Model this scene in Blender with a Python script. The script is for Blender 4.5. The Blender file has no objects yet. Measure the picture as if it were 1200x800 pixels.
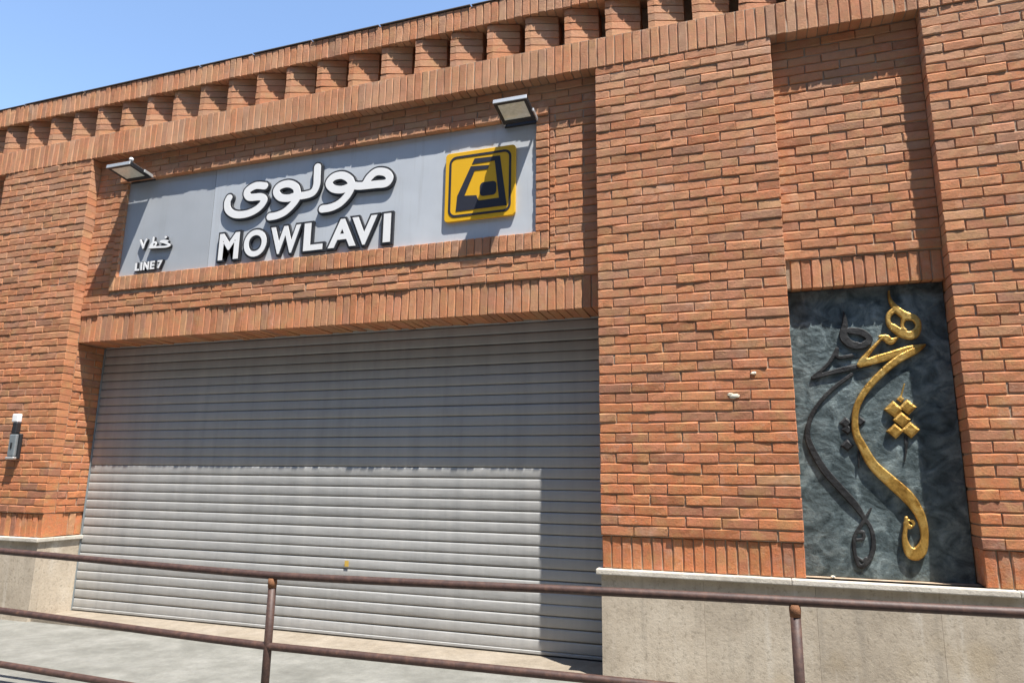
import bpy, bmesh, math, random
from mathutils import Vector, Matrix
S = bpy.context.scene
COL = S.collection
rnd = random.Random(7)

# ------------------------------------------------------------------ camera
F_PX, YAW, PITCH, ROLL = 802.88, 0.3292, 0.1975, 0.0123
CAM = Vector((5.872, -4.535, 1.213))
fw = Vector((-math.sin(YAW) * math.cos(PITCH), math.cos(YAW) * math.cos(PITCH), math.sin(PITCH)))
r0 = Vector((math.cos(YAW), math.sin(YAW), 0)); u0 = r0.cross(fw)
rt = r0 * math.cos(ROLL) + u0 * math.sin(ROLL)
up = u0 * math.cos(ROLL) - r0 * math.sin(ROLL)
cd = bpy.data.cameras.new('camera'); cam = bpy.data.objects.new('camera', cd); COL.objects.link(cam)
cd.sensor_width = 36; cd.sensor_fit = 'HORIZONTAL'; cd.lens = F_PX / 1200 * 36; cd.clip_start = .05; cd.clip_end = 5000
m3 = Matrix((rt, up, -fw)).transposed()
cam.matrix_world = Matrix.Translation(CAM) @ m3.to_4x4()
S.camera = cam

def at(u, v, y):
    """photo pixel -> point on the wall plane at depth y"""
    d = fw + rt * ((u - 600) / F_PX) - up * ((v - 400) / F_PX)
    return CAM + d * ((y - CAM.y) / d.y)
def px(P):
    d = Vector(P) - CAM; w = d.dot(fw)
    return 600 + F_PX * d.dot(rt) / w, 400 - F_PX * d.dot(up) / w, w

# ------------------------------------------------------------------ light
SUN = Vector((1.327, -1.0, 3.82)).normalized()
elev = math.asin(SUN.z); azim = math.atan2(SUN.x, SUN.y)
W = bpy.data.worlds.new('World'); S.world = W; W.use_nodes = True
nt = W.node_tree; bg = nt.nodes['Background']
sky = nt.nodes.new('ShaderNodeTexSky'); sky.sky_type = 'NISHITA'; sky.sun_disc = False
sky.sun_elevation = elev; sky.sun_rotation = azim; sky.altitude = 100
sky.air_density = 1.0; sky.dust_density = 0.1; sky.ozone_density = 1.0
nt.links.new(sky.outputs[0], bg.inputs[0]); bg.inputs[1].default_value = 0.15
sd = bpy.data.lights.new('sun', 'SUN'); sun = bpy.data.objects.new('sun', sd); COL.objects.link(sun)
sd.energy = 5.0; sd.angle = math.radians(.53); sd.color = (1, .955, .89)
sun.location = (8, -8, 20); sun.rotation_euler = SUN.to_track_quat('Z', 'Y').to_euler()
S.view_settings.view_transform = 'Standard'; S.view_settings.look = 'None'
S.view_settings.gamma = 1; S.view_settings.exposure = 1.05
S.view_settings.use_curve_mapping = False

# ------------------------------------------------------------------ materials
def new_mat(name):
    m = bpy.data.materials.new(name); m.use_nodes = True
    t = m.node_tree; return m, t, t.nodes['Principled BSDF']
def N(t, typ, **k):
    n = t.nodes.new(typ)
    for a, b in k.items(): setattr(n, a, b)
    return n
def noise(t, scale, detail=4, rough=.6, vec=None, sc3=None):
    n = N(t, 'ShaderNodeTexNoise'); n.inputs['Scale'].default_value = scale
    n.inputs['Detail'].default_value = detail; n.inputs['Roughness'].default_value = rough
    if vec is not None:
        if sc3:
            mp = N(t, 'ShaderNodeMapping'); mp.inputs['Scale'].default_value = sc3
            t.links.new(vec, mp.inputs['Vector']); vec = mp.outputs[0]
        t.links.new(vec, n.inputs['Vector'])
    return n.outputs['Fac']
def ramp(t, fac, stops, interp='LINEAR'):
    r = N(t, 'ShaderNodeValToRGB'); r.color_ramp.interpolation = interp
    e = r.color_ramp.elements
    while len(e) < len(stops): e.new(.5)
    for el, (p, c) in zip(e, stops):
        el.position = p; el.color = tuple(c) + (1,) if len(c) == 3 else c
    t.links.new(fac, r.inputs[0]); return r.outputs[0]
def mix(t, fac, a, b, mode='MIX'):
    n = N(t, 'ShaderNodeMix', data_type='RGBA', blend_type=mode)
    for s, val in ((n.inputs[0], fac), (n.inputs[6], a), (n.inputs[7], b)):
        if hasattr(val, 'links'): t.links.new(val, s)
        elif isinstance(val, (int, float)): s.default_value = val
        else: s.default_value = tuple(val) + (1,)
    return n.outputs[2]
def math_n(t, op, a, b=0.0):
    n = N(t, 'ShaderNodeMath', operation=op)
    for s, val in ((n.inputs[0], a), (n.inputs[1], b)):
        if hasattr(val, 'links'): t.links.new(val, s)
        else: s.default_value = val
    return n.outputs[0]
def bump(t, bsdf, height, strength, dist):
    b = N(t, 'ShaderNodeBump'); b.inputs['Strength'].default_value = strength; b.inputs['Distance'].default_value = dist
    t.links.new(height, b.inputs['Height']); t.links.new(b.outputs[0], bsdf.inputs['Normal'])
def pos(t): return N(t, 'ShaderNodeNewGeometry').outputs['Position']
def g3(v): return (v, v, v)

def simple(name, c, rough=.6, metal=0.0, var=.15, scale=20, bumpd=0.0, spec=.5):
    m, t, b = new_mat(name); p = pos(t)
    f = noise(t, scale, 5, .65, p)
    col = mix(t, f, tuple(x * (1 - var) for x in c), tuple(min(1, x * (1 + var)) for x in c))
    t.links.new(col, b.inputs['Base Color'])
    b.inputs['Roughness'].default_value = rough; b.inputs['Metallic'].default_value = metal
    b.inputs['Specular IOR Level'].default_value = spec
    if bumpd: bump(t, b, noise(t, scale * 6, 3, .6, p), 1, bumpd)
    return m

def brick_mat():
    m, t, b = new_mat('brick'); p = pos(t); geo = N(t, 'ShaderNodeNewGeometry'); oi = N(t, 'ShaderNodeObjectInfo')
    r = math_n(t, 'FRACT', math_n(t, 'ADD', oi.outputs['Random'], geo.outputs['Random Per Island']))
    base = ramp(t, r, [(0, (.33, .11, .045)), (.10, (.54, .185, .07)), (.3, (.63, .215, .085)), (.45, (.50, .155, .062)),
                       (.6, (.62, .245, .10)), (.74, (.55, .195, .095)), (.84, (.42, .165, .085)), (.91, (.27, .115, .075)), (.95, (.36, .145, .08)), (1, (.64, .34, .17))])
    n1 = noise(t, 38, 6, .7, p); n2 = noise(t, 160, 4, .7, p); n3 = noise(t, 1.3, 5, .6, p)
    c = mix(t, ramp(t, n1, [(.35, g3(0)), (.65, g3(1))]), base, (.36, .18, .095))
    mm = N(t, 'ShaderNodeMix', data_type='RGBA', blend_type='MIX')
    c = mix(t, .45, c, base)
    hv = noise(t, 8.5, 5, .65, p)
    c = mix(t, math_n(t, 'MULTIPLY', ramp(t, hv, [(.50, g3(0)), (.64, g3(1))]), .5), c, (.47, .27, .11))
    c = mix(t, math_n(t, 'MULTIPLY', ramp(t, hv, [(.34, g3(1)), (.46, g3(0))]), .35), c, (.62, .23, .14))
    # mortar smears and salt on the faces
    sm = ramp(t, noise(t, 24, 6, .75, vec=p, sc3=(1, 1, 2.2)), [(.58, g3(0)), (.74, g3(1))])
    c = mix(t, math_n(t, 'MULTIPLY', sm, .6), c, (.52, .41, .30))
    # dark soot specks
    dk = ramp(t, n2, [(.30, g3(1)), (.46, g3(0))])
    c = mix(t, math_n(t, 'MULTIPLY', dk, .65), c, (.13, .065, .045))
    # dusty weathering that grows towards the exposed top of the wall
    sep = N(t, 'ShaderNodeSeparateXYZ'); t.links.new(p, sep.inputs[0])
    mr = N(t, 'ShaderNodeMapRange'); mr.inputs[1].default_value = .9; mr.inputs[2].default_value = 4.0
    t.links.new(sep.outputs[2], mr.inputs[0])
    d = math_n(t, 'MULTIPLY', math_n(t, 'MULTIPLY', mr.outputs[0], math_n(t, 'ADD', math_n(t, 'FRACT', math_n(t, 'MULTIPLY', r, 7.31)), .55)), math_n(t, 'ADD', math_n(t, 'MULTIPLY', n3, .75), -.02))
    c = mix(t, d, c, (.60, .365, .225))
    st_ = noise(t, 1.1, 6, .7, p, (1.5, 1, .45))
    c = mix(t, math_n(t, 'MULTIPLY', ramp(t, st_, [(.58, g3(0)), (.76, g3(1))]), .28), c, (.26, .14, .085))
    bl = noise(t, 2.7, 7, .75, p)
    c = mix(t, math_n(t, 'MULTIPLY', ramp(t, bl, [(.56, g3(0)), (.7, g3(1))]), .28), c, (.62, .50, .40))
    t.links.new(c, b.inputs['Base Color']); b.inputs['Roughness'].default_value = .9
    b.inputs['Specular IOR Level'].default_value = .25
    h = math_n(t, 'ADD', noise(t, 75, 5, .7, p), math_n(t, 'MULTIPLY', n2, .5))
    bump(t, b, h, .8, .006)
    return m

def mortar_mat():
    m, t, b = new_mat('mortar'); p = pos(t)
    c = ramp(t, noise(t, 9, 6, .7, p), [(.3, (.26, .185, .12)), (.5, (.40, .30, .21)), (.7, (.52, .41, .31))])
    t.links.new(c, b.inputs['Base Color']); b.inputs['Roughness'].default_value = .95
    bump(t, b, noise(t, 120, 4, .7, p), .9, .006); return m

def plinth_mat():
    m, t, b = new_mat('plinth_stone'); p = pos(t); oi = N(t, 'ShaderNodeObjectInfo')
    a = noise(t, 2.2, 6, .65, p); st = noise(t, 5, 5, .6, p, (1.6, 1, .13)); sp = noise(t, 42, 5, .7, p)
    c = ramp(t, a, [(.3, (.34, .28, .21)), (.5, (.48, .405, .31)), (.72, (.58, .505, .40))])
    c = mix(t, .9, c, ramp(t, oi.outputs['Random'], [(0, g3(.82)), (1, g3(1.0))]), 'MULTIPLY')
    c = mix(t, math_n(t, 'MULTIPLY', ramp(t, st, [(.55, g3(0)), (.72, g3(1))]), .6), c, (.60, .55, .47))
    c = mix(t, math_n(t, 'MULTIPLY', ramp(t, st, [(.28, g3(1)), (.45, g3(0))]), .55), c, (.23, .20, .16))
    c = mix(t, math_n(t, 'MULTIPLY', ramp(t, sp, [(.32, g3(1)), (.46, g3(0))]), .6), c, (.20, .165, .12))
    bt = noise(t, 6.5, 7, .75, p)
    c = mix(t, math_n(t, 'MULTIPLY', ramp(t, bt, [(.56, g3(0)), (.70, g3(1))]), .5), c, (.24, .20, .155))
    ye = noise(t, 1.9, 4, .5, p)
    c = mix(t, math_n(t, 'MULTIPLY', ramp(t, ye, [(.6, g3(0)), (.75, g3(1))]), .5), c, (.34, .25, .13))
    t.links.new(c, b.inputs['Base Color']); b.inputs['Roughness'].default_value = .8
    bump(t, b, math_n(t, 'ADD', noise(t, 60, 6, .7, p), sp), .5, .004); return m

def shutter_mat():
    m, t, b = new_mat('shutter_steel'); p = pos(t); oi = N(t, 'ShaderNodeObjectInfo')
    st = noise(t, 4, 6, .65, p, (2.4, 1, .16)); fi = noise(t, 30, 5, .7, p, (.5, 1, 2))
    c = ramp(t, st, [(.3, (.325, .325, .316)), (.5, (.37, .368, .356)), (.7, (.41, .405, .388))])
    c = mix(t, math_n(t, 'MULTIPLY', ramp(t, fi, [(.58, g3(0)), (.75, g3(1))]), .35), c, (.40, .36, .30))
    c = mix(t, 1, c, ramp(t, oi.outputs['Random'], [(0, g3(.93)), (1, g3(1.0))]), 'MULTIPLY')
    t.links.new(c, b.inputs['Base Color']); b.inputs['Roughness'].default_value = .55
    b.inputs['Metallic'].default_value = .1
    bump(t, b, math_n(t, 'ADD', noise(t, 14, 4, .6, p, (.35, 1, 1)), math_n(t, 'MULTIPLY', noise(t, 3, 3, .5, p, (.6, 1, 1)), 2.0)), .5, .006); return m

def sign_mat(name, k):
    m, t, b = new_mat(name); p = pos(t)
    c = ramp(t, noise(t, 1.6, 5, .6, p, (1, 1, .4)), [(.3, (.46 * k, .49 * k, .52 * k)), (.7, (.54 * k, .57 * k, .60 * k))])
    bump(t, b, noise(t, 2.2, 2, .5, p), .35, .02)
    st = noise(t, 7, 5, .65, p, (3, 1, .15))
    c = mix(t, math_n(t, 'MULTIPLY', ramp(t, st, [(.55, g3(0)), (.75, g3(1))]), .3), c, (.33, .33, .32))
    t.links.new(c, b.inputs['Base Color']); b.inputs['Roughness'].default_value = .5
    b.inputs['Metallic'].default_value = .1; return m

def bronze_mat(name, c1, c2, c3, metal, rough):
    m, t, b = new_mat(name); p = pos(t)
    wv = N(t, 'ShaderNodeTexNoise'); wv.inputs['Scale'].default_value = 7; wv.inputs['Detail'].default_value = 7
    wv.inputs['Distortion'].default_value = 1.6; t.links.new(p, wv.inputs['Vector'])
    a = wv.outputs['Fac']; sp = noise(t, 60, 6, .75, p)
    c = ramp(t, a, [(.3, c1), (.5, c2), (.72, c3)])
    c = mix(t, math_n(t, 'MULTIPLY', ramp(t, sp, [(.3, g3(1)), (.5, g3(0))]), .5), c, tuple(x * .35 for x in c1))
    t.links.new(c, b.inputs['Base Color']); b.inputs['Metallic'].default_value = metal
    t.links.new(ramp(t, sp, [(.2, g3(rough - .1)), (.8, g3(rough + .2))]), b.inputs['Roughness'])
    # hammered swirls
    w2 = N(t, 'ShaderNodeTexNoise'); w2.inputs['Scale'].default_value = 5; w2.inputs['Detail'].default_value = 3
    t.links.new(p, w2.inputs['Vector'])
    vo = N(t, 'ShaderNodeTexWave', wave_type='RINGS'); vo.inputs['Scale'].default_value = 6; vo.inputs['Distortion'].default_value = 14
    vo.inputs['Detail'].default_value = 3; vo.inputs['Detail Scale'].default_value = 1.2; t.links.new(p, vo.inputs['Vector'])
    h = math_n(t, 'ADD', math_n(t, 'MULTIPLY', vo.outputs['Fac'], .16), math_n(t, 'ADD', sp, math_n(t, 'MULTIPLY', a, 1.3)))
    bump(t, b, h, 0.5 if name == 'bronze_patina' else .4, .010); return m

def concrete_mat(name, lo, mid, hi, sc=1.2):
    m, t, b = new_mat(name); p = pos(t)
    c = ramp(t, noise(t, sc, 7, .68, p), [(.3, lo), (.5, mid), (.72, hi)])
    sp = noise(t, 70, 5, .75, p)
    c = mix(t, .55, c, ramp(t, noise(t, 11, 6, .75, p), [(.35, g3(.72)), (.65, g3(1.18))]), 'MULTIPLY')
    c = mix(t, math_n(t, 'MULTIPLY', ramp(t, sp, [(.3, g3(1)), (.45, g3(0))]), .4), c, tuple(x * .55 for x in lo))
    t.links.new(c, b.inputs['Base Color']); b.inputs['Roughness'].default_value = .85
    bump(t, b, math_n(t, 'ADD', sp, noise(t, 9, 5, .6, p)), .6, .006); return m

def rail_mat():
    m, t, b = new_mat('rail_paint'); p = pos(t)
    a = noise(t, 26, 6, .7, p)
    c = ramp(t, a, [(.3, (.036, .018, .014)), (.5, (.062, .032, .024)), (.64, (.09, .046, .032)), (.80, (.17, .08, .042))])
    t.links.new(c, b.inputs['Base Color']); b.inputs['Roughness'].default_value = .58
    b.inputs['Metallic'].default_value = .0
    bump(t, b, noise(t, 90, 4, .6, p), .4, .002); return m

M = dict(
    brick=brick_mat(), mortar=mortar_mat(), plinth=plinth_mat(), shutter=shutter_mat(), sign=sign_mat('sign_aluminium', 1.08), sign2=sign_mat('sign_dimmed_reflection', .86), rail=rail_mat(),
    cap=concrete_mat('cap_stone', (.42, .38, .31), (.55, .50, .42), (.64, .60, .52), 4),
    ledge=concrete_mat('ledge_stone', (.19, .155, .112), (.25, .21, .16), (.29, .25, .20), 3),
    pave=concrete_mat('pavement', (.125, .122, .105), (.175, .172, .15), (.235, .23, .205), 2.4),
    asphalt=concrete_mat('asphalt', (.045, .045, .045), (.055, .055, .055), (.07, .07, .068), .6),
    roof=concrete_mat('roof_felt', (.12, .12, .12), (.16, .16, .155), (.2, .2, .19), .7),
    rust=simple('rust', (.20, .085, .035), .8, 0, .5, 40, .003),
    white=simple('letter_white', (.82, .82, .81), .45, 0, .04, 8),
    black=simple('letter_black', (.025, .026, .03), .45, 0, .2, 30),
    yellow=simple('emblem_yellow', (.78, .43, .008), .45, 0, .07, 5),
    navy=simple('emblem_black', (.018, .02, .032), .5, 0, .2, 14),
    alu=simple('lamp_aluminium', (.55, .55, .53), .4, .5, .12, 30),
    dark=simple('dark_metal', (.03, .03, .032), .5, .3, .25, 30),
    grey=simple('grey_metal', (.24, .27, .28), .45, .3, .25, 25),
    flash=simple('flashing', (.17, .14, .12), .6, .3, .3, 6),
    chip=simple('plaster_chip', (.72, .66, .52), .9, 0, .1, 60),
    sticker=simple('sticker_yellow', (.55, .36, .07), .6, 0, .1, 50),
    bronze=bronze_mat('bronze_patina', (.034, .050, .054), (.115, .152, .158), (.25, .305, .305), .45, .45),
    dbronze=bronze_mat('dark_bronze', (.012, .012, .013), (.022, .023, .024), (.05, .05, .05), .3, .5),
    gold=bronze_mat('gold_bronze', (.30, .15, .028), (.58, .34, .08), (.76, .52, .17), .7, .33),
)
mg, tg, bgl = new_mat('lamp_glass')
tg.links.new(ramp(tg, noise(tg, 40, 4, .6, pos(tg)), [(.3, (.62, .64, .54)), (.7, (.80, .81, .72))]), bgl.inputs['Base Color'])
bgl.inputs['Roughness'].default_value = .12; bgl.inputs['Coat Weight'].default_value = .6
M['glass'] = mg

# ------------------------------------------------------------------ object helpers
def link(name, me, mat=None, parent=None):
    o = bpy.data.objects.new(name, me); COL.objects.link(o)
    if mat is not None and not me.materials: me.materials.append(M[mat])
    if parent is not None: o.parent = parent
    return o
def thing(name, label, cat, group=None):
    o = bpy.data.objects.new(name, None); COL.objects.link(o); o.empty_display_size = .1
    o['label'] = label; o['category'] = cat
    if group: o['group'] = group
    return o
def mesh_of(name, V, Fc, smooth=False):
    me = bpy.data.meshes.new(name); me.from_pydata([tuple(v) for v in V], [], Fc); me.update()
    if smooth:
        for p in me.polygons: p.use_smooth = True
    return me
def box_data(boxes):
    V, Fc = [], []
    for (x0, x1, y0, y1, z0, z1) in boxes:
        b = len(V)
        V += [(x0, y0, z0), (x1, y0, z0), (x1, y1, z0), (x0, y1, z0), (x0, y0, z1), (x1, y0, z1), (x1, y1, z1), (x0, y1, z1)]
        Fc += [tuple(b + i for i in f) for f in ((0, 3, 2, 1), (4, 5, 6, 7), (0, 1, 5, 4), (1, 2, 6, 5), (2, 3, 7, 6), (3, 0, 4, 7))]
    return V, Fc
def boxes(name, bl, mat, parent=None, bevel=0.0, seg=2):
    V, Fc = box_data(bl); me = mesh_of(name, V, Fc)
    if bevel:
        bm = bmesh.new(); bm.from_mesh(me)
        bmesh.ops.bevel(bm, geom=bm.edges[:], offset=bevel, segments=seg, affect='EDGES', profile=.6)
        bm.to_mesh(me); bm.free()
    return link(name, me, mat, parent)
def tube(name, pts, rad, mat, parent=None, n=14, cap=True):
    pts = [Vector(p) for p in pts]; V, Fc = [], []
    for i, p in enumerate(pts):
        d = (pts[min(i + 1, len(pts) - 1)] - pts[max(i - 1, 0)]).normalized()
        a = d.cross(Vector((0, 0, 1)) if abs(d.z) < .9 else Vector((1, 0, 0))).normalized(); b = d.cross(a)
        r = rad[i] if isinstance(rad, (list, tuple)) else rad
        for k in range(n):
            t = 2 * math.pi * k / n; V.append(p + a * (r * math.cos(t)) + b * (r * math.sin(t)))
    for i in range(len(pts) - 1):
        for k in range(n):
            Fc.append((i * n + k, i * n + (k + 1) % n, (i + 1) * n + (k + 1) % n, (i + 1) * n + k))
    me = mesh_of(name, V, Fc, True)
    if cap:
        bm = bmesh.new(); bm.from_mesh(me); bm.verts.ensure_lookup_table()
        bm.faces.new([bm.verts[k] for k in range(n)][::-1]); bm.faces.new([bm.verts[len(V) - n + k] for k in range(n)])
        bm.normal_update(); bm.to_mesh(me); bm.free()
    return link(name, me, mat, parent)

# ------------------------------------------------------------------ key sizes (metres, wall front plane y = 0)
XL, XR, XA, XB = 0.0, 4.948, 6.165, 7.068          # shutter bay and art recess
XF, XG = -1.19, -2.09                              # recess beyond the left pier
XMIN, XMAX = -5.0, 10.6
ZP, ZB, ZL0, ZL1 = .658, .862, 2.405, 2.652        # plinth top, base soldiers, shutter lintel
ZS0, ZS1, ZT1, ZC = 4.207, 4.452, 4.765, 4.965     # frieze soldiers, sawtooth top, coping top
D1, DA, DART, D2 = .097, .10, .176, .404

# ------------------------------------------------------------------ ground
def sheet(name, x0, x1, y0, y1, z0, z1, mat, nx=1, ny=1):
    o = boxes(name, [(x0, x1, y0, y1, z0, z1)], mat); o['kind'] = 'structure'; return o
g = link('ground', mesh_of('ground', [(-600, -600, -.42), (600, -600, -.42), (600, 600, -.42), (-600, 600, -.42)], [(0, 1, 2, 3)]), 'asphalt'); g['kind'] = 'structure'
sheet('road', -90, 90, -12.6, -1.83, -.419, -.405, 'asphalt')
sheet('pavement', XMIN, XMAX, -1.70, .02, -.41, -.028, 'pave')
boxes('kerb', [(XMIN, XMAX, -1.82, -1.702, -.41, -.02)], 'cap', None, .012)['kind'] = 'structure'
lo = boxes('threshold', [(XL + .002, XR - .002, .022, .62, -.40, 0)], 'ledge', None, .008); lo['kind'] = 'structure'

# ------------------------------------------------------------------ the building
B = thing('station_building', 'brown brick metro station facade with sawtooth cornice and pale stone plinth', 'building')

# mortar core behind the bricks (front faces 4 mm behind the brick faces)
e = .0072; c = .009; ZS = ZS0 + .012
core = [
    (XR + c, XA - c, e, .9, ZB, ZS), (XB + c, XMAX, e, .9, ZB, ZS), (XF + c, XL - c, e, .9, ZB, ZS), (XMIN, XG - c, e, .9, ZB, ZS),
    (XR + .02, XA - .02, .021, .9, ZP, ZB), (XB + .02, XMAX, .021, .9, ZP, ZB), (XF + .02, XL - .022, .021, .9, ZP, ZB), (XMIN, XG - .02, .021, .9, ZP, ZB),
    (XA - c, XB + c, DA + e, .9, 2.632, ZS), (XA - c, XB + c, DA + .018, .9, 2.447, 2.632), (XA - .02, XB + .02, DART + .03, .9, ZP, 2.447),
    (XG - c, XF + c, DA + e, .9, ZP, ZS),
    (XL - c, XR + c, .125, .9, ZL1 + .22, ZS), (XL - c, XR + c, D1 + e, .9, ZL1, ZL1 + .22),
    (XL - c, XR + c, D1 + .017, .9, ZL0 + .012, ZL1),
    (XL - c, .316, D1 + e, .125, ZL1 + .22, ZS), (4.572, XR + c, D1 + e, .125, ZL1 + .22, ZS), (.316, 4.572, D1 + e, .125, 3.94, ZS),
    (.324, .392, .091, .125, 2.88, 3.94), (4.468, 4.565, .091, .125, 2.88, 3.94), (.392, 4.468, .091, .125, 2.88, 3.006),
    (XMIN, XMAX, e - .004, .9, ZS, ZS1), (XMIN, XMAX, .212, .9, ZS1, ZT1 + .01), (XMIN, XMAX, e - .004, .9, ZT1 + .01, ZC - .004),
    (XMIN, XL, .02, .9, -.4, ZP), (XR, XMAX, .02, .9, -.4, ZP),
    (XL, XR, .55, .9, -.4, ZL0 + .012),
]
V, Fc = box_data(core); link('wall_core', mesh_of('wall_core', V, Fc), 'mortar', B)
boxes('roof_slab', [(XMIN, XMAX, .905, 9, 4.3, 4.6), (XMIN, XMIN + .3, .905, 9, -.4, 4.3), (XMAX - .3, XMAX, .905, 9, -.4, 4.3), (XMIN + .3, XMAX - .3, 8.7, 9, -.4, 4.3)], 'roof', B)

# --- bricks
def brick_mesh(L, H, D, seed, j=.0026, ch=.0058):
    """front face on y=0, centred in x and z; 16-vert ragged rim, slight chamfer"""
    R = random.Random(seed)
    ring = [(-1, -1), (-.3, -1), (.35, -1), (1, -1), (1, 1), (.3, 1), (-.35, 1), (-1, 1)] if L >= H else \
           [(-1, -1), (1, -1), (1, -.3), (1, .35), (1, 1), (-1, 1), (-1, .3), (-1, -.35)]
    V = []
    for lvl in range(3):
        for (a, c) in ring:
            x, z = a * L / 2, c * H / 2
            if lvl == 0:
                cx_, cz_ = (.003, ch * 1.1) if L >= H else (ch * .75, .004)
                sx = (L / 2 - cx_) / (L / 2); sz = (H / 2 - cz_) / (H / 2)
                V.append((x * sx + R.uniform(-j, j), R.uniform(-j, j) * .7, z * sz + R.uniform(-j, j) * .8))
            elif lvl == 1: V.append((x + R.uniform(-j, j) * .8, ch + R.uniform(-.001, .0015), z + R.uniform(-j, j)))
            else: V.append((x * .985, D, z * .97))
    Fc = []
    for lv in (0, 1):
        for k in range(8):
            k2 = (k + 1) % 8; Fc.append((lv * 8 + k, (lv + 1) * 8 + k, (lv + 1) * 8 + k2, lv * 8 + k2))
    if L >= H: Fc += [(0, 1, 6, 7), (1, 2, 5, 6), (2, 3, 4, 5)]
    else: Fc += [(0, 1, 2, 7), (7, 2, 3, 6), (6, 3, 4, 5)]
    return V, Fc

BL, BH, PITCH_X, PITCH_Z = .2085, .054, .2145, .0652
bricks, soldiers = [], []           # records: (variant key, matrix, area in px)
shape_cache = {}
def shape(L, H, D, var):
    k = (round(L, 3), round(H, 3), round(D, 3), var)
    if k not in shape_cache: shape_cache[k] = brick_mesh(L, H, D, hash(k) & 0xffff)
    return k
def add_brick(store, P, rz, L, H, D, jit=1.0, var=None):
    k = shape(L, H, D, rnd.randrange(8) if var is None else var)
    pro = .14 if P.z > 2.5 else .05
    off = rnd.uniform(-.0055, -.0025) if (rnd.random() < pro and store is bricks) else max(-.005, min(.0018, rnd.gauss(-.0006, .0018) * jit))
    mt = Matrix.Translation(P) @ Matrix.Rotation(rz, 4, 'Z') @ Matrix.Translation((0, off, 0)) \
        @ Matrix.Rotation(max(-.045, min(.045, rnd.gauss(0, .02) * jit)), 4, 'X') @ Matrix.Rotation(rnd.gauss(0, .004) * jit, 4, 'Z') @ Matrix.Rotation(rnd.gauss(0, .006) * jit, 4, 'Y')
    u, v, w = px(P)
    vis = w > .3 and -20 < u < 1220 and -20 < v < 820
    out = Matrix.Rotation(rz, 3, 'Z') @ Vector((0, -1, 0)); vd = (CAM - Vector(P)).normalized()
    area = L * H * max(0, out.dot(vd)) / (w * w) if vis else 0
    store.append((k, mt, area))

def field(x0, x1, z0, z1, y, ends=(.03, .03), holes=(), phase=0, upper_jit=True):
    """running bond on a plane facing -y"""
    n = max(1, round((z1 - z0) / PITCH_Z)); ph = (z1 - z0) / n
    for i in range(n):
        zc = z0 + (i + .5) * ph
        o = ((i + phase) % 2) * PITCH_X / 2
        cuts = [x0]; x = x0 + PITCH_X - o
        while x < x1 - .05:
            if x > x0 + .05: cuts.append(x + rnd.uniform(-.006, .006))
            x += PITCH_X
        cuts.append(x1)
        segs = list(zip(cuts[:-1], cuts[1:]))
        for a, b in segs:
            parts = [(a, b)]
            for (hx0, hx1, hz0, hz1) in holes:
                if hz0 - .01 < zc < hz1 + .01:
                    q = []
                    for (c, d) in parts:
                        if d <= hx0 or c >= hx1: q.append((c, d))
                        else:
                            if hx0 - c > .03: q.append((c, hx0))
                            if d - hx1 > .03: q.append((hx1, d))
                    parts = q
            for c, d in parts:
                l = 0 if c == x0 else .003; r = 0 if d == x1 else .003
                D = ends[0] if c == x0 else ends[1] if d == x1 else .03
                L = d - c - l - r
                if abs(L - BL) < .012 and D == .03: L2, var = BL, None
                else: L2, var = round(L, 2) if abs(L - round(L, 2)) < .002 else L, None
                P = Vector(((c + l + d - r) / 2, y, zc + rnd.uniform(-.0015, .0015)))
                add_brick(bricks, P, 0, L2, ph - .0058, D, 1.35 if (z0 + i * ph) > 2.6 else 1.0)

field(XR, XA, ZB, ZS0, 0, (.11, .11))
field(XB, XMAX, ZB, ZS0, 0, (.19, .03), phase=1)
field(XF, XL, ZB, ZS0, 0, (.11, .11), phase=1)
field(XMIN, XG, ZB, ZS0, 0, (.03, .11))
field(XA + .002, XB - .002, 2.632, ZS0, DA)
field(XG + .002, XF - .002, ZP, ZS0, DA)
FX0, FX1, FZ0, FZ1 = .318, 4.570, 2.873, 4.002
field(XL + .004, XR - .004, ZL1, ZS0, D1, holes=[(FX0, FX1, FZ0, FZ1)])
# bricks inside the reveals of the shutter bay
def reveal(x, rz, y0, y1, z0, z1, s):
    n = round((z1 - z0) / PITCH_Z); ph = (z1 - z0) / n
    for i in range(n):
        zc = z0 + (i + .5) * ph; c = y0
        ln = [.2, .095] if i % 2 else [.095, .2]
        for L in ln:
            add_brick(bricks, Vector((x, c + L / 2, zc)), rz, L - .01, ph - .0058, .03); c += L
reveal(XL, math.pi / 2, .113, D2, ZB, ZL0, 1)
reveal(XR, -math.pi / 2, .113, D2, ZB, ZL0, -1)
# side and top bricks round the sign
SX0, SX1, SZ0, SZ1, SY, FY = .398, 4.462, 3.012, 3.935, .112, .082
n = 16; ph = (FZ1 - FZ0 - .065) / n
for i in range(n):
    zc = FZ0 + (i + .5) * ph
    if zc > SZ0:
        add_brick(bricks, Vector(((SX1 + FX1) / 2 + .002, FY, zc)), 0, FX1 - SX1 - .008, ph - .010, .06)
        add_brick(bricks, Vector(((SX0 + FX0) / 2 - .002, FY, zc)), 0, SX0 - FX0 - .006, ph - .010, .06)
x = FX0
while x < FX1 - .1:
    L = min(PITCH_X, FX1 - x)
    add_brick(bricks, Vector((x + L / 2, .064, 3.971)), 0, L - .007, .058, .05); x += L

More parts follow.
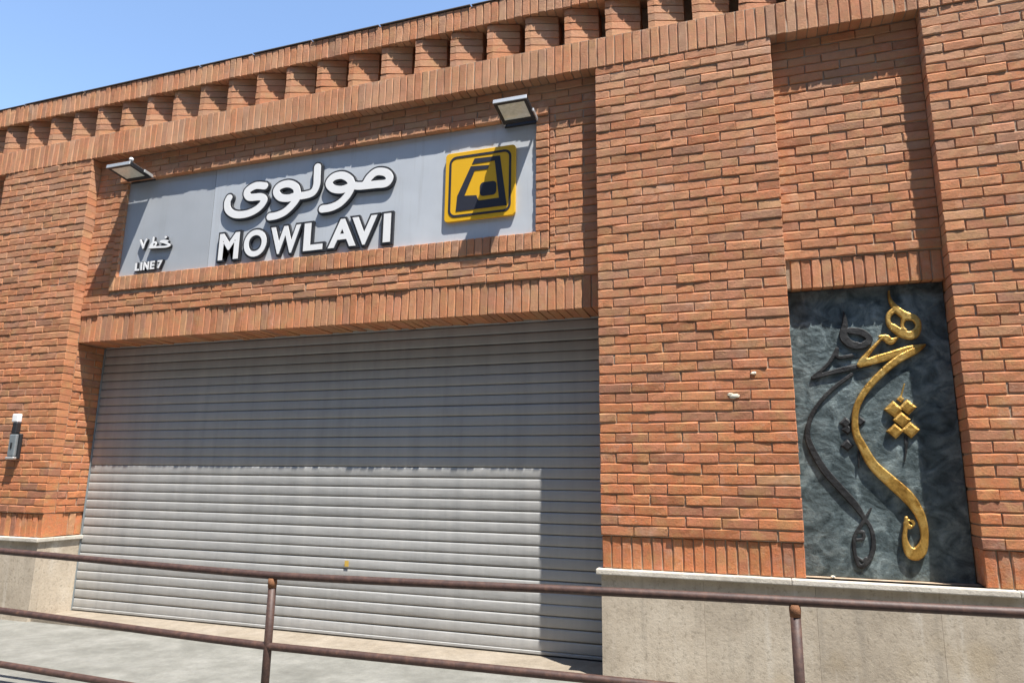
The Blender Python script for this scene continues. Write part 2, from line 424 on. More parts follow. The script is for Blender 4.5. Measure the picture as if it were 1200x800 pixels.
# soldier courses
def soldier_row(x0, x1, z0, z1, y, depth, pitch=.0655, axis='x', xx=0, rz=0, j=.8):
    n = max(1, round((x1 - x0) / pitch)); p = (x1 - x0) / n
    for i in range(n):
        c = x0 + (i + .5) * p
        P = Vector((c, y, (z0 + z1) / 2)) if axis == 'x' else Vector((xx, c, (z0 + z1) / 2))
        add_brick(soldiers, P, rz, p - .007, z1 - z0 - .006, depth, j)
soldier_row(XMIN, XMAX, ZS0, ZS1, -.004, .125)
soldier_row(XMIN, XMAX, ZT1, ZC - .004, -.006, .21)
soldier_row(XL + .002, XR - .002, ZL0, ZL1, D1 + .008, .29)
soldier_row(XA + .032, XB - .002, 2.435, 2.632, DA + .010, .09, .063)
for a, b in ((XR, XA), (XB, XMAX), (XF, XL), (XMIN, XG)): soldier_row(a, b, ZP + .002, ZB, .013, .18)
soldier_row(.13, D2, ZP + .002, ZB, 0, .05, axis='y', xx=XL - .013, rz=math.pi / 2)
soldier_row(FX0, FX1, FZ0, SZ0, FY, .06, .0655)

def emit(store, name, limit, rest_name):
    store = sorted(store, key=lambda r: -r[2]); cache = {}
    for k, mt, a in store[:limit]:
        if k not in cache:
            V, Fc = shape_cache[k]; me = mesh_of(name, V, Fc); me.materials.append(M['brick']); cache[k] = me
        o = bpy.data.objects.new(name, cache[k]); COL.objects.link(o); o.parent = B; o.matrix_local = mt
    V, Fc = [], []
    for k, mt, a in store[limit:]:
        sv, sf = shape_cache[k]; b = len(V)
        V += [mt @ Vector(q) for q in sv]; Fc += [tuple(b + i for i in f) for f in sf]
    if V:
        o = link(rest_name, mesh_of(rest_name, V, Fc), 'brick', B); o['kind'] = 'stuff'
emit(bricks, 'brick', 300, 'brick_courses')
emit(soldiers, 'soldier_brick', 300, 'soldier_courses')

# sawtooth frieze: stacks of bricks set at an angle
TP = .3165; hN = 5; hh = (ZT1 - ZS1) / hN
def tooth_mesh(seed):
    R = random.Random(seed); V, Fc = [], []
    for i in range(hN):
        z0 = ZS1 + i * hh + .004; z1 = ZS1 + (i + 1) * hh - .004
        j = [R.uniform(-.003, .003) for _ in range(8)]
        b = len(V)
        pl = [(0 + j[0], .012 + j[1]), (.05, .014 + j[2]), (.252 + j[3], .082 + j[4]), (.252 + j[3], .215), (0, .215)]
        pts = pl
        for z in (z0, z1):
            for (x, y) in pts: V.append((x, y, z + R.uniform(-.0015, .0015)))
        m_ = len(pts)
        for k in range(m_): Fc.append((b + k, b + (k + 1) % m_, b + m_ + (k + 1) % m_, b + m_ + k))
        Fc.append(tuple(b + k for k in range(m_))[::-1]); Fc.append(tuple(b + m_ + k for k in range(m_)))
    # mortar beds are the set-back strips between the courses: one thin slab stack
    return V, Fc
tooth_me = []
for s in range(6):
    me = mesh_of('sawtooth_block', *tooth_mesh(s)); me.materials.append(M['brick']); tooth_me.append(me)
Vm, Fm = [], []
k0 = math.ceil((XMIN - 4.394) / TP); k1 = math.floor((XMAX - 4.394) / TP)
for k in range(k0, k1):
    x = 4.394 + k * TP
    o = bpy.data.objects.new('sawtooth_block', tooth_me[rnd.randrange(6)]); COL.objects.link(o); o.parent = B
    o.location = (x, rnd.uniform(-.003, .003), 0)
    b = len(Vm)
    for z in (ZS1 + .001, ZT1 - .001):
        Vm += [(x + .004, .02, z), (x + .05, .021, z), (x + .246, .088, z), (x + .246, .215, z), (x + .004, .215, z)]
    for q in range(5): Fm.append((b + q, b + (q + 1) % 5, b + 5 + (q + 1) % 5, b + 5 + q))
o = link('sawtooth_mortar', mesh_of('sawtooth_mortar', Vm, Fm), 'mortar', B)
# thin metal flashing in lengths on top of the coping
x = XMIN
while x < XMAX:
    L = rnd.uniform(.5, 1.5); x1 = min(XMAX, x + L)
    z = ZC + rnd.uniform(-.003, .003)
    if rnd.random() < .7: boxes('coping_flashing', [(x + .006, x1 - .006, -.014 + rnd.uniform(-.004, .004), .95, z, z + .006)], 'flash', B); x = x1

# plinth
def plinth_run(x0, x1, y0, y1, seedn, ext=(0, 0)):
    n = max(1, round((x1 - x0) / .62)); w = (x1 - x0) / n
    for i in range(n):
        boxes('plinth_slab', [(x0 + i * w + .0004, x0 + (i + 1) * w - .0004, y0 + rnd.uniform(-.0004, .0004), y1, -.40, ZP - .034)], 'plinth', B, .001, 1)
    n = max(1, round((x1 - x0) / 1.15)); w = (x1 - x0) / n
    for i in range(n):
        a = x0 + i * w + .001 - (ext[0] if i == 0 else 0); b = x0 + (i + 1) * w - .001 + (ext[1] if i == n - 1 else 0)
        boxes('cap_slab', [(a, b, -.040, .115, ZP - .034, ZP)], 'cap', B, .006, 2)
plinth_run(XR, XMAX, -.010, .06, 1, (.03, 0))
plinth_run(XMIN, XL + .006, -.010, .06, 2, (0, .0225))
boxes('plinth_slab', [(-.06, .006, .0622, D2, -.40, ZP - .034)], 'plinth', B, .003, 1)
boxes('plinth_slab', [(XR - .006, XR + .06, .0622, D2, -.40, ZP - .034)], 'plinth', B, .003, 1)
boxes('cap_slab', [(XA - .05, XB + .05, .1162, DART + .024, ZP - .034, ZP - .001)], 'cap', B)
boxes('cap_slab', [(-.10, .028, .1165, D2, ZP - .034, ZP)], 'cap', B, .006, 2)
boxes('cap_slab', [(XR - .028, XR + .1, .1165, D2, ZP - .034, ZP)], 'cap', B, .006, 2)
# small plaster splashes on the brick face
for (u, v, w, h) in ((860, 464, .035, .014), (883, 437, .02, .009), (856, 462, .02, .01)):
    P = at(u, v, -.004); bm = bmesh.new(); bmesh.ops.create_icosphere(bm, subdivisions=2, radius=1)
    for q in bm.verts: q.co = Vector((q.co.x * w, q.co.y * .006, q.co.z * h)) * rnd.uniform(.75, 1.2)
    me = bpy.data.meshes.new('plaster_splash'); bm.to_mesh(me); bm.free(); link('plaster_splash', me, 'chip', B).location = P

# ------------------------------------------------------------------ roller shutter
T = thing('roller_shutter', 'closed grey steel roller shutter filling the station entrance', 'shutter'); T.location = (0, D2, 0)
SP = .0790
prof = []
for k in range(9):
    a = k / 8
    prof.append((-.0030 * math.sin(math.pi * a) ** .8 - .001, .004 + a * (SP - .010)))
prof = [(.009, .0)] + [(.004, .003)] + prof + [(.004, SP - .004), (.010, SP - .001)]
nx = 10; V, Fc = [], []
for i in range(nx + 1):
    for (y, z) in prof: V.append((XL + .014 + (XR - XL - .028) * i / nx, y, z))
m_ = len(prof)
for i in range(nx):
    for k in range(m_ - 1): Fc.append((i * m_ + k, (i + 1) * m_ + k, (i + 1) * m_ + k + 1, i * m_ + k + 1))
slat = mesh_of('slat', V, Fc, True); slat.materials.append(M['shutter'])
for i in range(32):
    o = bpy.data.objects.new('slat', slat); COL.objects.link(o); o.parent = T
    o.location = (0, rnd.uniform(-.0015, .0015), .030 + i * SP); o.rotation_euler = (rnd.uniform(-.035, .035), rnd.uniform(-.0003, .0003), rnd.uniform(-.0003, .0003))
boxes('bottom_bar', [(XL + .014, XR - .014, -.012, .02, .010, .031)], 'shutter', T, .003, 1)
boxes('rubber_seal', [(XL + .014, XR - .014, -.006, .014, 0, .0095)], 'black', T)
for a, b in ((XL + .001, XL + .012), (XR - .012, XR - .001)):
    boxes('guide_rail', [(a, b, -.014, .06, .001, ZL0 - .002)], 'grey', T, .003, 1)
P = at(406, 660, D2 - .014)
boxes('sticker', [(P.x - .018, P.x + .018, -.0125, -.0105, P.z - .022, P.z + .022)], 'sticker', T).location = (0, 0, 0)

# ------------------------------------------------------------------ outlines from strokes
def contour(strokes, res, holes=(), polys=()):
    """strokes: list of [(x, z, r), ...]; returns closed loops of the union outline (marching squares)"""
    P = [q for s in strokes for q in s]
    mx = max(q[2] for q in P) + 3 * res
    x0 = min(q[0] for q in P) - mx; x1 = max(q[0] for q in P) + mx; z0 = min(q[1] for q in P) - mx; z1 = max(q[1] for q in P) + mx
    import numpy as np
    nx = int((x1 - x0) / res) + 2; nz = int((z1 - z0) / res) + 2
    X, Z = np.meshgrid(x0 + res * np.arange(nx), z0 + res * np.arange(nz), indexing='ij')
    Dm = np.full(X.shape, 1e3)
    for s in strokes:
        if len(s) == 1:
            Dm = np.minimum(Dm, np.hypot(X - s[0][0], Z - s[0][1]) - s[0][2])
        for a, b in zip(s[:-1], s[1:]):
            dx, dz = b[0] - a[0], b[1] - a[1]; l2 = dx * dx + dz * dz + 1e-12
            t = np.clip(((X - a[0]) * dx + (Z - a[1]) * dz) / l2, 0, 1)
            Dm = np.minimum(Dm, np.hypot(X - a[0] - t * dx, Z - a[1] - t * dz) - (a[2] + t * (b[2] - a[2])))
    for (hx, hz, rx, rz) in holes:
        Dm = np.maximum(Dm, -(np.hypot((X - hx) / rx, (Z - hz) / rz) - 1) * min(rx, rz))
    Dm = np.where(Dm == 0, 1e-9, Dm)
    nxt = {}
    def ip(i, j, k, l):
        a, b = Dm[i, j], Dm[k, l]; t = a / (a - b)
        return (x0 + res * (i + t * (k - i)), z0 + res * (j + t * (l - j)))
    tab = {1: [(3, 0)], 2: [(0, 1)], 3: [(3, 1)], 4: [(1, 2)], 5: [(3, 0), (1, 2)], 6: [(0, 2)], 7: [(3, 2)], 8: [(2, 3)], 9: [(2, 0)],
           10: [(0, 1), (2, 3)], 11: [(2, 1)], 12: [(1, 3)], 13: [(1, 0)], 14: [(0, 3)]}
    ins = Dm < 0
    code = ins[:-1, :-1] * 1 + ins[1:, :-1] * 2 + ins[1:, 1:] * 4 + ins[:-1, 1:] * 8
    ii, jj = np.nonzero((code > 0) & (code < 15))
    for i, j in zip(ii.tolist(), jj.tolist()):
        ed = {0: ((i, j), (i + 1, j)), 1: ((i + 1, j), (i + 1, j + 1)), 2: ((i, j + 1), (i + 1, j + 1)), 3: ((i, j), (i, j + 1))}
        for a, b in tab[int(code[i, j])]: nxt[ed[a]] = ed[b]
    loops = []
    while nxt:
        st = next(iter(nxt)); lp = []; k = st
        while k in nxt:
            n_ = nxt.pop(k); lp.append(ip(*k[0], *k[1])); k = n_
        if len(lp) > 5: loops.append(lp)
    return loops
def plate(name, loops, y_back, thick, bevel, mat, parent, segs=1):
    """closed outlines (x, z) -> solid of given thickness whose back lies on y_back"""
    cu = bpy.data.curves.new(name, 'CURVE'); cu.dimensions = '2D'; cu.fill_mode = 'BOTH'
    cu.extrude = thick / 2 - bevel if thick / 2 > bevel else .0005
    cu.bevel_depth = bevel; cu.bevel_resolution = segs; cu.offset = -bevel
    for lp in loops:
        sp = cu.splines.new('POLY'); sp.points.add(len(lp) - 1); sp.use_cyclic_u = True
        for p, (x, z) in zip(sp.points, lp): p.co = (x, z, 0, 1)
    ob = bpy.data.objects.new(name, cu); COL.objects.link(ob)
    me = bpy.data.meshes.new_from_object(ob.evaluated_get(bpy.context.evaluated_depsgraph_get()))
    bpy.data.objects.remove(ob); bpy.data.curves.remove(cu)
    me.transform(Matrix.Translation((0, y_back - thick / 2, 0)) @ Matrix.Rotation(math.pi / 2, 4, 'X'))
    me.materials.clear(); me.name = name
    return link(name, me, mat, parent)
def smooth_path(pts, n=6):
    """Catmull-Rom through (x, z, r)"""
    out = []; Q = [pts[0]] + list(pts) + [pts[-1]]
    for i in range(1, len(Q) - 2):
        p0, p1, p2, p3 = Q[i - 1:i + 3]
        for k in range(n):
            t = k / n
            out.append(tuple(.5 * ((2 * b) + (c - a) * t + (2 * a - 5 * b + 4 * c - d) * t * t + (3 * b - a - 3 * c + d) * t ** 3) for a, b, c, d in zip(p0, p1, p2, p3)))
    out.append(pts[-1]); return out

# ------------------------------------------------------------------ station sign
G = thing('station_sign', 'long pale grey station name sign with white black-edged lettering and yellow emblem above the shutter', 'sign')
seam = 1.418
boxes('sign_panel', [(SX0 - .006, seam - .002, SY, SY + .03, SZ0 - .004, SZ1 + .004)], 'sign2', G, .002, 1)  # left panel: weaker reflected light at this angle is put into its colour
boxes('sign_panel', [(seam + .002, SX1 + .004, SY - .003, SY + .03, SZ0 - .004, SZ1 + .004)], 'sign', G, .002, 1)
boxes('panel_seam', [(seam - .004, seam + .004, SY + .001, SY + .02, SZ0, SZ1)], 'dark', G)
YS = SY - .0035
def zz(a, b, ox, oy, s, r, y=None):
    P = at(ox + a / s, oy + b / s, SY - .03 if y is None else y); return (P.x, P.z, r)
def letter(strokes, thick=.026, edge=.017, res=.0045, yb=YS):
    body = [[(x, z, r + edge) for (x, z, r) in s] for s in strokes]
    o = plate('letter', contour(body, res), yb, thick, .001, 'black', G)
    plate('letter_face', contour(strokes, res), yb - thick - .0003, .004, .0008, 'white', o)
    return o
A = lambda L_, r=.0335: smooth_path([zz(a, b, 250, 180, 5.4545, r) for a, b in L_])
letter([A([(890, 205), (960, 205), (1000, 152), (1045, 118), (1102, 122), (1128, 155), (1105, 190), (1040, 198), (960, 207)]),
        A([(888, 212), (872, 165), (825, 140), (770, 152), (740, 190), (765, 224), (820, 232), (880, 215), (862, 262), (812, 316), (755, 345), (697, 355)])])
letter([A([(667, 88), (664, 150), (660, 205), (638, 248), (590, 266), (545, 266), (528, 215), (482, 194), (428, 208), (403, 243), (428, 280), (482, 286), (540, 268), (520, 312), (465, 368), (412, 395), (362, 405)])])
letter([A([(330, 208), (270, 207), (217, 243), (232, 280), (305, 278), (325, 303), (285, 352), (215, 386), (140, 390), (96, 360), (90, 315), (102, 285)])])
B10 = lambda L_, r=.0095: smooth_path([zz(a, b, 140, 260, 10, r) for a, b in L_], 4)
sm = dict(thick=.022, edge=.004, res=.002)
letter([B10([(245, 215), (262, 262), (275, 305)]), B10([(275, 305), (292, 255), (315, 208)])], **sm)
letter([B10([(398, 185), (390, 240), (378, 290)]), B10([(355, 298), (372, 262), (410, 238), (425, 258), (405, 288), (350, 302)]),
        B10([(350, 302), (450, 295), (540, 290), (585, 275), (560, 255), (520, 240), (480, 232), (510, 222), (560, 225)])], **sm)
letter([[zz(540, 180, 140, 260, 10, .012)]], **sm)

def text_mesh(ch, off):
    cu = bpy.data.curves.new('t', 'FONT'); cu.body = ch; cu.size = 1; cu.offset = off; cu.fill_mode = 'BOTH'; cu.resolution_u = 6
    ob = bpy.data.objects.new('t', cu); COL.objects.link(ob)
    me = bpy.data.meshes.new_from_object(ob.evaluated_get(bpy.context.evaluated_depsgraph_get()))
    bpy.data.objects.remove(ob); bpy.data.curves.remove(cu); return me
def latin(ch, x0, x1, z0, z1, thick, off_face, off_body):
    def solid(off, th, yb, nm, mat, par, ref=None):
        me = text_mesh(ch, off); bm = bmesh.new(); bm.from_mesh(me)
        bmesh.ops.remove_doubles(bm, verts=bm.verts[:], dist=1e-5)
        if ref is None:
            xs = [v.co.x for v in bm.verts]; ys = [v.co.y for v in bm.verts]
            ref = (min(xs), max(xs), min(ys), max(ys))
        a, b, c, d = ref
        for v in bm.verts:
            v.co = Vector((x0 + (v.co.x - a) / (b - a) * (x1 - x0), yb, z0 + (v.co.y - c) / (d - c) * (z1 - z0)))
        r = bmesh.ops.extrude_face_region(bm, geom=bm.faces[:])
        for v in r['geom']:
            if isinstance(v, bmesh.types.BMVert): v.co.y -= th
        bmesh.ops.recalc_face_normals(bm, faces=bm.faces[:])
        me2 = bpy.data.meshes.new(nm)
        for f in bm.faces: f.smooth = False
        bm.to_mesh(me2); bm.free(); bpy.data.meshes.remove(me)
        return link(nm, me2, mat, par), ref
    ref0 = solid(off_face, .001, 0, 'tmp', 'white', None); bpy.data.objects.remove(ref0[0]); ref = ref0[1]
    o, _ = solid(off_body, thick, YS, 'letter', 'black', G, ref)
    solid(off_face, .004, YS - thick - .0003, 'letter_face', 'white', o, ref)
zt, zb = 3.300, 3.056
for ch, a, b in (('M', 1.556, 1.768), ('O', 1.824, 2.058), ('W', 2.098, 2.398), ('L', 2.436, 2.622), ('A', 2.676, 2.938), ('V', 2.896, 3.128), ('I', 3.188, 3.252)):
    latin(ch, a, b, zb, zt, .025, .032, .088)
for ch, a, b in (('L', .610, .662), ('I', .676, .692), ('N', .708, .772), ('E', .788, .838), ('7', .872, .930)):
    latin(ch, a, b, 3.045, 3.123, .022, .036, .085)

# emblem
EY = SY - .004
E_ = lambda a, b, y=EY - .024: at(510 + a / 6.154, 160 + b / 6.154, y)
def rounded(cx, cz, w, h, r, n=6):
    L_ = []
    for (sx, sz, a0) in ((1, 1, 0), (-1, 1, 90), (-1, -1, 180), (1, -1, 270)):
        for k in range(n + 1):
            a = math.radians(a0 + 90 * k / n); L_.append((cx + sx * (w / 2 - r) + r * math.cos(a), cz + sz * (h / 2 - r) + r * math.sin(a)))
    return L_
ecx, ecz, ew, eh = 4.012, 3.452, .585, .575
em = plate('emblem_plate', [rounded(ecx, ecz, ew, eh, .03)], EY, .024, .003, 'yellow', G)
yf = EY - .0244
plate('emblem_border', [rounded(ecx, ecz, ew * .885, eh * .885, .06), rounded(ecx, ecz, ew * .885 - .036, eh * .885 - .036, .044)], yf, .0024, .0002, 'navy', em)
ep = lambda L_: [[(E_(a, b).x, E_(a, b).z) for a, b in L_]]
plate('emblem_mark', ep([(285, 160), (468, 138), (516, 495), (148, 542), (160, 430), (298, 424), (312, 462), (460, 442), (430, 174), (266, 200)]), yf, .0024, .0002, 'navy', em)
plate('emblem_mark', ep([(258, 216), (390, 206), (380, 234), (286, 246), (208, 434), (158, 434)]), yf, .0026, .0002, 'navy', em)
w0, w1 = E_(322, 432), E_(442, 318)
plate('emblem_mark', [rounded((w0.x + w1.x) / 2, (w0.z + w1.z) / 2, w1.x - w0.x, w1.z - w0.z, .03)], yf, .0024, .0002, 'navy', em)

# ------------------------------------------------------------------ floodlights
def floodlight(x0, x1, yi, zi, yo, zo, label, knob):
    T = thing('floodlight', label, 'floodlight', 'floodlights above the sign')
    c = Vector(((x0 + x1) / 2, (yi + yo) / 2, (zi + zo) / 2)); T.location = c
    ang = math.atan2(zo - zi, yi - yo); T.rotation_euler = (-ang, 0, 0)
    w = x1 - x0; l = math.hypot(yi - yo, zi - zo)
    # local: x width, y depth (towards the wall +), z up; lens on the lower face
    h = boxes('housing', [(-w / 2, w / 2, -l / 2 + .004, l / 2, .004, .030)], 'dark', T, .006, 2)
    t = .026
    boxes('rim', [(-w / 2, w / 2, -l / 2 - .004, -l / 2 + t * .8, -.008, .0035), (-w / 2, w / 2, l / 2 - t * 1.7, l / 2, -.008, .0035),
                  (-w / 2, -w / 2 + t, -l / 2 + t * .8, l / 2 - t * 1.7, -.008, .0035), (w / 2 - t, w / 2, -l / 2 + t * .8, l / 2 - t * 1.7, -.008, .0035)], 'dark', T, .002, 1)
    boxes('front_edge', [(-w / 2 - .002, w / 2 + .002, -l / 2 - .012, -l / 2 - .0045, -.010, .026)], 'alu', T, .003, 1)
    boxes('lens', [(-w / 2 + t, w / 2 - t, -l / 2 + t * .8, l / 2 - t * 1.7, -.004, .003)], 'glass', T)
    for k in range(7):
        xx = -w / 2 + .03 + k * (w - .06) / 6
        boxes('cooling_fin', [(xx - .003, xx + .003, -l / 2 + .05, l / 2 - .05, .030, .046)], 'alu', h)
    for s in (-1, 1):
        boxes('bracket_arm', [(s * w / 2 - .004 if s > 0 else -w / 2 - .008, s * w / 2 + .008 if s > 0 else -w / 2 + .004, l / 2 - .09, l / 2 + .035, .006, .034)], 'alu', T, .002, 1)
    boxes('bracket_foot', [(-w / 2 - .006, w / 2 + .006, l / 2 + .034, l / 2 + .052, -.002, .042)], 'dark', T, .003, 1)
    if knob:
        bm = bmesh.new(); bmesh.ops.create_uvsphere(bm, u_segments=12, v_segments=8, radius=.020)
        me = bpy.data.meshes.new('knob'); bm.to_mesh(me); bm.free()
        o = link('knob', me, 'white', T); o.location = (w / 2 - .03, -l / 2 + .02, .062)
    return T
floodlight(4.216, 4.476, .05, 3.900, -.185, 3.944, 'flat LED floodlight over the yellow emblem end of the sign', False)
floodlight(.432, .710, .05, 3.938, -.185, 3.968, 'flat LED floodlight with white knob over the line number end of the sign', True)

# ------------------------------------------------------------------ calligraphy relief
R_ = thing('relief_panel', 'dark bronze relief panel with gold calligraphy in the brick recess', 'artwork')
px0, px1, pz0, pz1 = XA + .004, XB - .004, ZP + .0035, 2.436
nxg, nzg = 46, 92; V, Fc = [], []
from mathutils import noise as mnoise
for i in range(nxg + 1):
    for j in range(nzg + 1):
        x = px0 + (px1 - px0) * i / nxg; z = pz0 + (pz1 - pz0) * j / nzg
        h = mnoise.noise(Vector((x * 5, 3.1, z * 4))) * .006 + mnoise.noise(Vector((x * 16, 1.1, z * 14))) * .003
        V.append((x, DART + h, z))
for i in range(nxg):
    for j in range(nzg):
        a = i * (nzg + 1) + j; Fc.append((a, a + nzg + 1, a + nzg + 2, a + 1))
link('panel', mesh_of('panel', V, Fc, True), 'bronze', R_)
boxes('panel_backing', [(px0, px1, DART + .012, DART + .028, pz0, pz1)], 'dbronze', R_)
Zt = lambda a, b, r: zz(a, b, 920, 320, 4.2125, r / 4.2125 / 190, .15)
Zb = lambda a, b, r: zz(a, b, 920, 500, 4.2125, r / 4.2125 / 200, .15)
def relief(name, strokes, thick, mat, holes=(), bev=.010, yb=DART, res=.0035):
    return plate(name, contour(strokes, res, holes), yb, thick, bev, mat, R_, 3)
def hole(a, b, r):
    x, z, q = Zt(a, b, r); return (x, z, q, q)
# long gold tail with its bottom loop
relief('gold_tail', [smooth_path([Zt(692, 352, 6), Zt(640, 382, 18), Zt(560, 425, 19), Zt(480, 490, 17), Zt(405, 570, 16), Zt(358, 650, 15), Zt(346, 720, 15), Zt(352, 790, 17),
                     Zb(380, 90, 21), Zb(435, 185, 26), Zb(515, 262, 30), Zb(600, 338, 31), Zb(655, 410, 25), Zb(683, 480, 20), Zb(690, 555, 18), Zb(670, 612, 27), Zb(636, 628, 30), Zb(606, 600, 20), Zb(592, 548, 12), Zb(596, 500, 10), Zb(600, 450, 9)]),
                     [Zb(612, 480, 24)]], .028, 'gold', holes=[(lambda q: (q[0], q[1], q[2], q[2]))(Zb(624, 474, 8))])
relief('gold_beak', [smooth_path([Zt(478, 320, 6), Zt(430, 372, 9), Zt(385, 425, 13), Zt(372, 450, 15)]), smooth_path([Zt(372, 450, 15), Zt(450, 425, 20), Zt(530, 402, 20), Zt(610, 375, 18), Zt(690, 353, 7)])], .025, 'gold')
relief('gold_head', [smooth_path([Zt(512, 85, 3), Zt(520, 130, 9), Zt(548, 172, 16), Zt(590, 205, 20), Zt(640, 225, 20), Zt(655, 262, 18), Zt(636, 302, 22), Zt(590, 302, 20), Zt(545, 275, 19), Zt(515, 245, 14), Zt(514, 205, 13), Zt(545, 178, 16)]),
                     smooth_path([Zt(590, 205, 14), Zt(584, 240, 11), Zt(590, 300, 16)])], .028, 'gold', holes=[hole(547, 229, 23), hole(616, 255, 24)])
relief('gold_neck', [smooth_path([Zt(470, 312, 8), Zt(500, 318, 18), Zt(525, 335, 16), Zt(560, 312, 6)])], .022, 'gold')
def diamond(c, hw, hh, th, mat, name):
    x, z, _ = c; y0 = DART + .004; y1 = DART - th
    V = [(x - hw, y0, z), (x, y0, z - hh), (x + hw, y0, z), (x, y0, z + hh), (x - hw * .93, y1 + .006, z), (x, y1 + .006, z - hh * .93), (x + hw * .93, y1 + .006, z), (x, y1 + .006, z + hh * .93),
         (x - hw * .6, y1, z), (x, y1, z - hh * .6), (x + hw * .6, y1, z), (x, y1, z + hh * .6)]
    Fc = [(8, 9, 10, 11)] + [(a + k, a + (k + 1) % 4, a + 4 + (k + 1) % 4, a + 4 + k) for a in (0, 4) for k in range(4)]
    return link(name, mesh_of(name, V, Fc), mat, R_)
for (a, b, w) in ((572, 620, 16), (539, 670, 40), (608, 660, 38), (578, 722, 38), (546, 778, 36), (622, 772, 40)):
    c = Zt(a, b, 1); diamond(c, w / 4.2125 / 178, w / 4.2125 / 178, .024, 'gold', 'gold_diamond')
relief('gold_stem', [[Zt(592, 545, 2.5), Zt(572, 618, 4)], ], .012, 'gold', bev=.002, res=.0015)
relief('dark_stem', [[Zb(600, 50, 9), Zb(602, 100, 6), Zb(594, 168, 2.5)]], .012, 'dbronze', bev=.002, res=.0015)
# the darker figure beside it
relief('dark_tail', [smooth_path([Zt(330, 498, 9), Zt(240, 566, 10), Zt(165, 645, 10), Zt(125, 720, 11), Zt(112, 790, 13), Zb(128, 95, 17), Zb(190, 205, 19), Zb(270, 298, 19), Zb(345, 380, 18), Zb(392, 448, 11), Zb(428, 505, 10), Zb(440, 585, 11), Zb(420, 650, 12),
                     Zb(378, 690, 11), Zb(350, 640, 9), Zb(345, 545, 9), Zb(385, 475, 9), Zb(428, 400, 4)]), smooth_path([Zb(362, 520, 7), Zb(388, 520, 8), Zb(388, 552, 8), Zb(358, 558, 7)]),
                     smooth_path([Zb(360, 645, 7), Zb(385, 662, 7), Zb(402, 648, 6)])], .014, 'dbronze', bev=.005)
relief('dark_beak', [smooth_path([Zt(258, 372, 9), Zt(215, 445, 9), Zt(140, 512, 10)]), smooth_path([Zt(140, 514, 10), Zt(230, 488, 12), Zt(330, 465, 14), Zt(420, 450, 10)]), smooth_path([Zt(258, 372, 10), Zt(262, 412, 9), Zt(330, 405, 9)])], .014, 'dbronze', bev=.005)
relief('dark_head', [smooth_path([Zt(292, 190, 4), Zt(298, 245, 13), Zt(290, 310, 20), Zt(330, 350, 20), Zt(390, 352, 18), Zt(418, 322, 16), Zt(380, 290, 18), Zt(325, 282, 18)])], .016, 'dbronze', bev=.005, holes=[hole(372, 332, 10)])
for (a, b, w) in ((302, 737, 30), (372, 728, 26)):
    diamond(Zt(a, b, 1), w / 4.2125 / 178, w / 4.2125 / 178, .014, 'dbronze', 'dark_diamond')
for (a, b, w) in ((310, 12, 26), (310, 90, 30)):
    diamond(Zb(a, b, 1), w / 4.2125 / 178, w / 4.2125 / 178, .014, 'dbronze', 'dark_diamond')
relief('dark_stem', [[Zb(366, 120, 6), Zb(366, 200, 2.5)]], .016, 'dbronze', bev=.002, res=.0015)
pb = bmesh.new(); bmesh.ops.create_icosphere(pb, subdivisions=2, radius=.011)
for q in pb.verts: q.co = Vector((q.co.x * 1.2, q.co.y, q.co.z * .7)) * rnd.uniform(.85, 1.15)
me = bpy.data.meshes.new('pebble'); pb.to_mesh(me); pb.free()
o = link('pebble', me, 'chip'); o.location = (6.315, .12, ZP + .0075); o['label'] = 'tiny pale pebble lying on the stone ledge under the bronze panel'; o['category'] = 'pebble'

# ------------------------------------------------------------------ wall fixture on the left pier
Wf = thing('wall_fixture', 'small grey metal wall box with white cap on the brick pier beside the shutter', 'wall fixture')
Wf.location = (-.435, 0, 1.45)
boxes('cap', [(-.062, .010, -.045, .0, .215, .292)], 'white', Wf, .010, 2)
boxes('stem', [(-.045, .012, -.045, 0, .112, .2145)], 'dark', Wf, .006, 1)
boxes('backplate', [(-.058, .060, -.028, 0, -.115, .111)], 'dark', Wf, .006, 1)
o = boxes('cover', [(-.040, .042, -.058, -.0285, -.095, .104)], 'grey', Wf, .010, 2)
boxes('button', [(-.010, .012, -.063, -.0585, -.02, .03)], 'dark', Wf, .002, 1)
boxes('lower_lip', [(-.050, .052, -.062, -.0285, -.118, -.098)], 'alu', Wf, .004, 1)

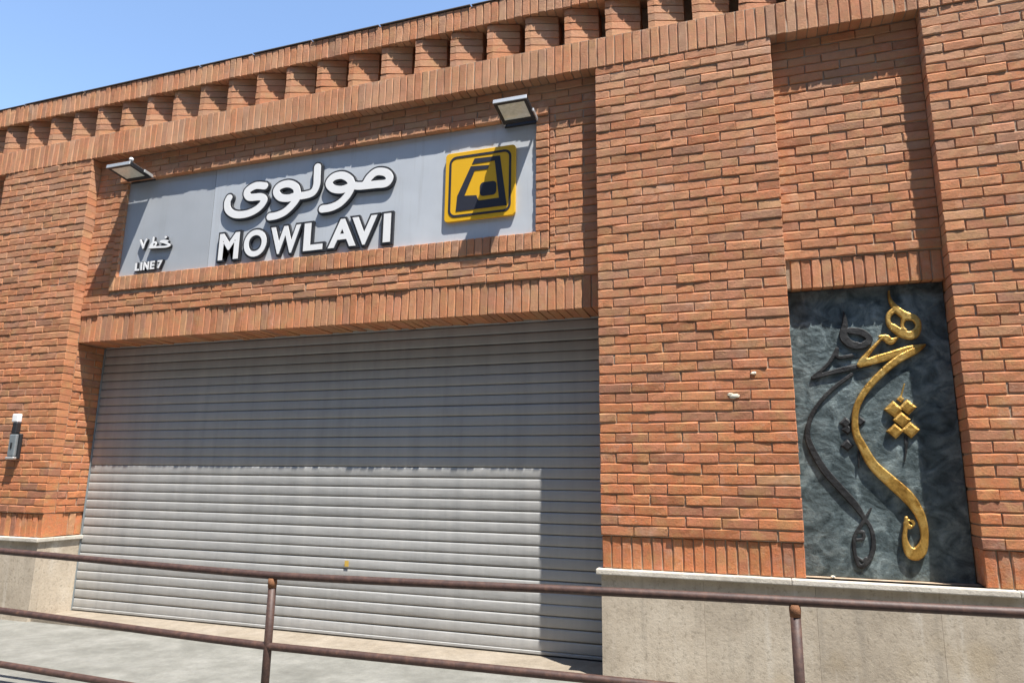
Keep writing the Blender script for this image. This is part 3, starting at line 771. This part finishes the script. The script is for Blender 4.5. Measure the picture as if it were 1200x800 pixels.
# ------------------------------------------------------------------ pipe railing
RY = -1.40
Rl = thing('pipe_railing', 'rusty brown painted pipe railing with three rails along the pavement edge', 'railing')
p1 = at(320, 674, RY); p2 = at(931, 704, RY); pl = at(0, 645, RY); pr = at(1200, 712, RY)
span = p2.x - p1.x
posts = [p1.x - 2 * span, p1.x - span, p1.x, p2.x, p2.x + span]
top = [pl.z + .012, pl.z + .005, p1.z, p2.z, p2.z + .035]
m1 = at(318, 757, RY).z; ml = at(0, 713, RY); m2 = at(700, 796, RY)
mid = [ml.z, ml.z, m1, m2.z + .004, m2.z + .01]
lw = at(0, 776, RY); low = [lw.z, lw.z, m1 - .285, m2.z - .28, m2.z - .275]
def interp_rail(zs, seg=8):
    pts = []
    for i in range(len(posts) - 1):
        for k in range(seg):
            t = k / seg; ts = t * t * (3 - 2 * t) * .5 + t * .5
            pts.append((posts[i] + (posts[i + 1] - posts[i]) * t, RY, zs[i] + (zs[i + 1] - zs[i]) * ts))
    pts.append((posts[-1], RY, zs[-1])); return pts
for zs, r in ((top, .019), (mid, .019), (low, .0185)): tube('rail', interp_rail(zs), r, 'rail', Rl)
for x, z in zip(posts, top):
    q = tube('post', [(x, RY + .001, -.03), (x, RY + .001, z - .012)], .0205, 'rail', Rl)
    tube('weld_collar', [(x, RY, z - .06), (x, RY, z - .035), (x, RY, z - .012)], [.0212, .0235, .0212], 'rust', q)
    tube('base_flange', [(x, RY, -.029), (x, RY, -.019)], .055, 'rail', q)

# ------------------------------------------------------------------ added row of unseen buildings behind the camera, cutting the skylight on the facade
def add_sky_blocker(xc, w, h, wm, seed):
    q = random.Random(seed)
    T = thing('added_sky_block', 'added unseen flat roofed block opposite the station that cuts the skylight', 'building', 'added skylight blockers across the street')
    T.location = (xc, -14.6, -.41)
    boxes('wall', [(-w / 2, w / 2, -9, 0, 0, h)], wm, T, .02, 1)
    boxes('parapet', [(-w / 2 - .05, w / 2 + .05, -9.05, .08, h + .002, h + .35)], 'cap', T, .02, 1)
    cols = int(w / 2.6); st = w / cols
    for fl in range(int(h / 3.2)):
        for c in range(cols):
            xx = -w / 2 + (c + .5) * st; z0 = .9 + fl * 3.2
            o = boxes('window', [(xx - .75, xx + .75, .002, .05, z0, z0 + 1.6)], 'alu', T, .01, 1)
            boxes('pane', [(xx - .68, xx - .02, .051, .056, z0 + .07, z0 + 1.53), (xx + .02, xx + .68, .051, .056, z0 + .07, z0 + 1.53)], 'dark', o)
M['far1'] = simple('far_brick', (.22, .16, .115), .9, 0, .12, 3); M['far2'] = simple('far_stone', (.23, .21, .175), .9, 0, .1, 3)
x = -71
for i, (w, h) in enumerate(((12, 16.4), (13, 17), (12, 16), (13, 16.2), (11, 17.4), (14, 15.8), (12, 17), (12, 16.4), (13, 17.2))):
    add_sky_blocker(x + w / 2, w - .1, h, 'far1' if i % 2 else 'far2', i); x += w
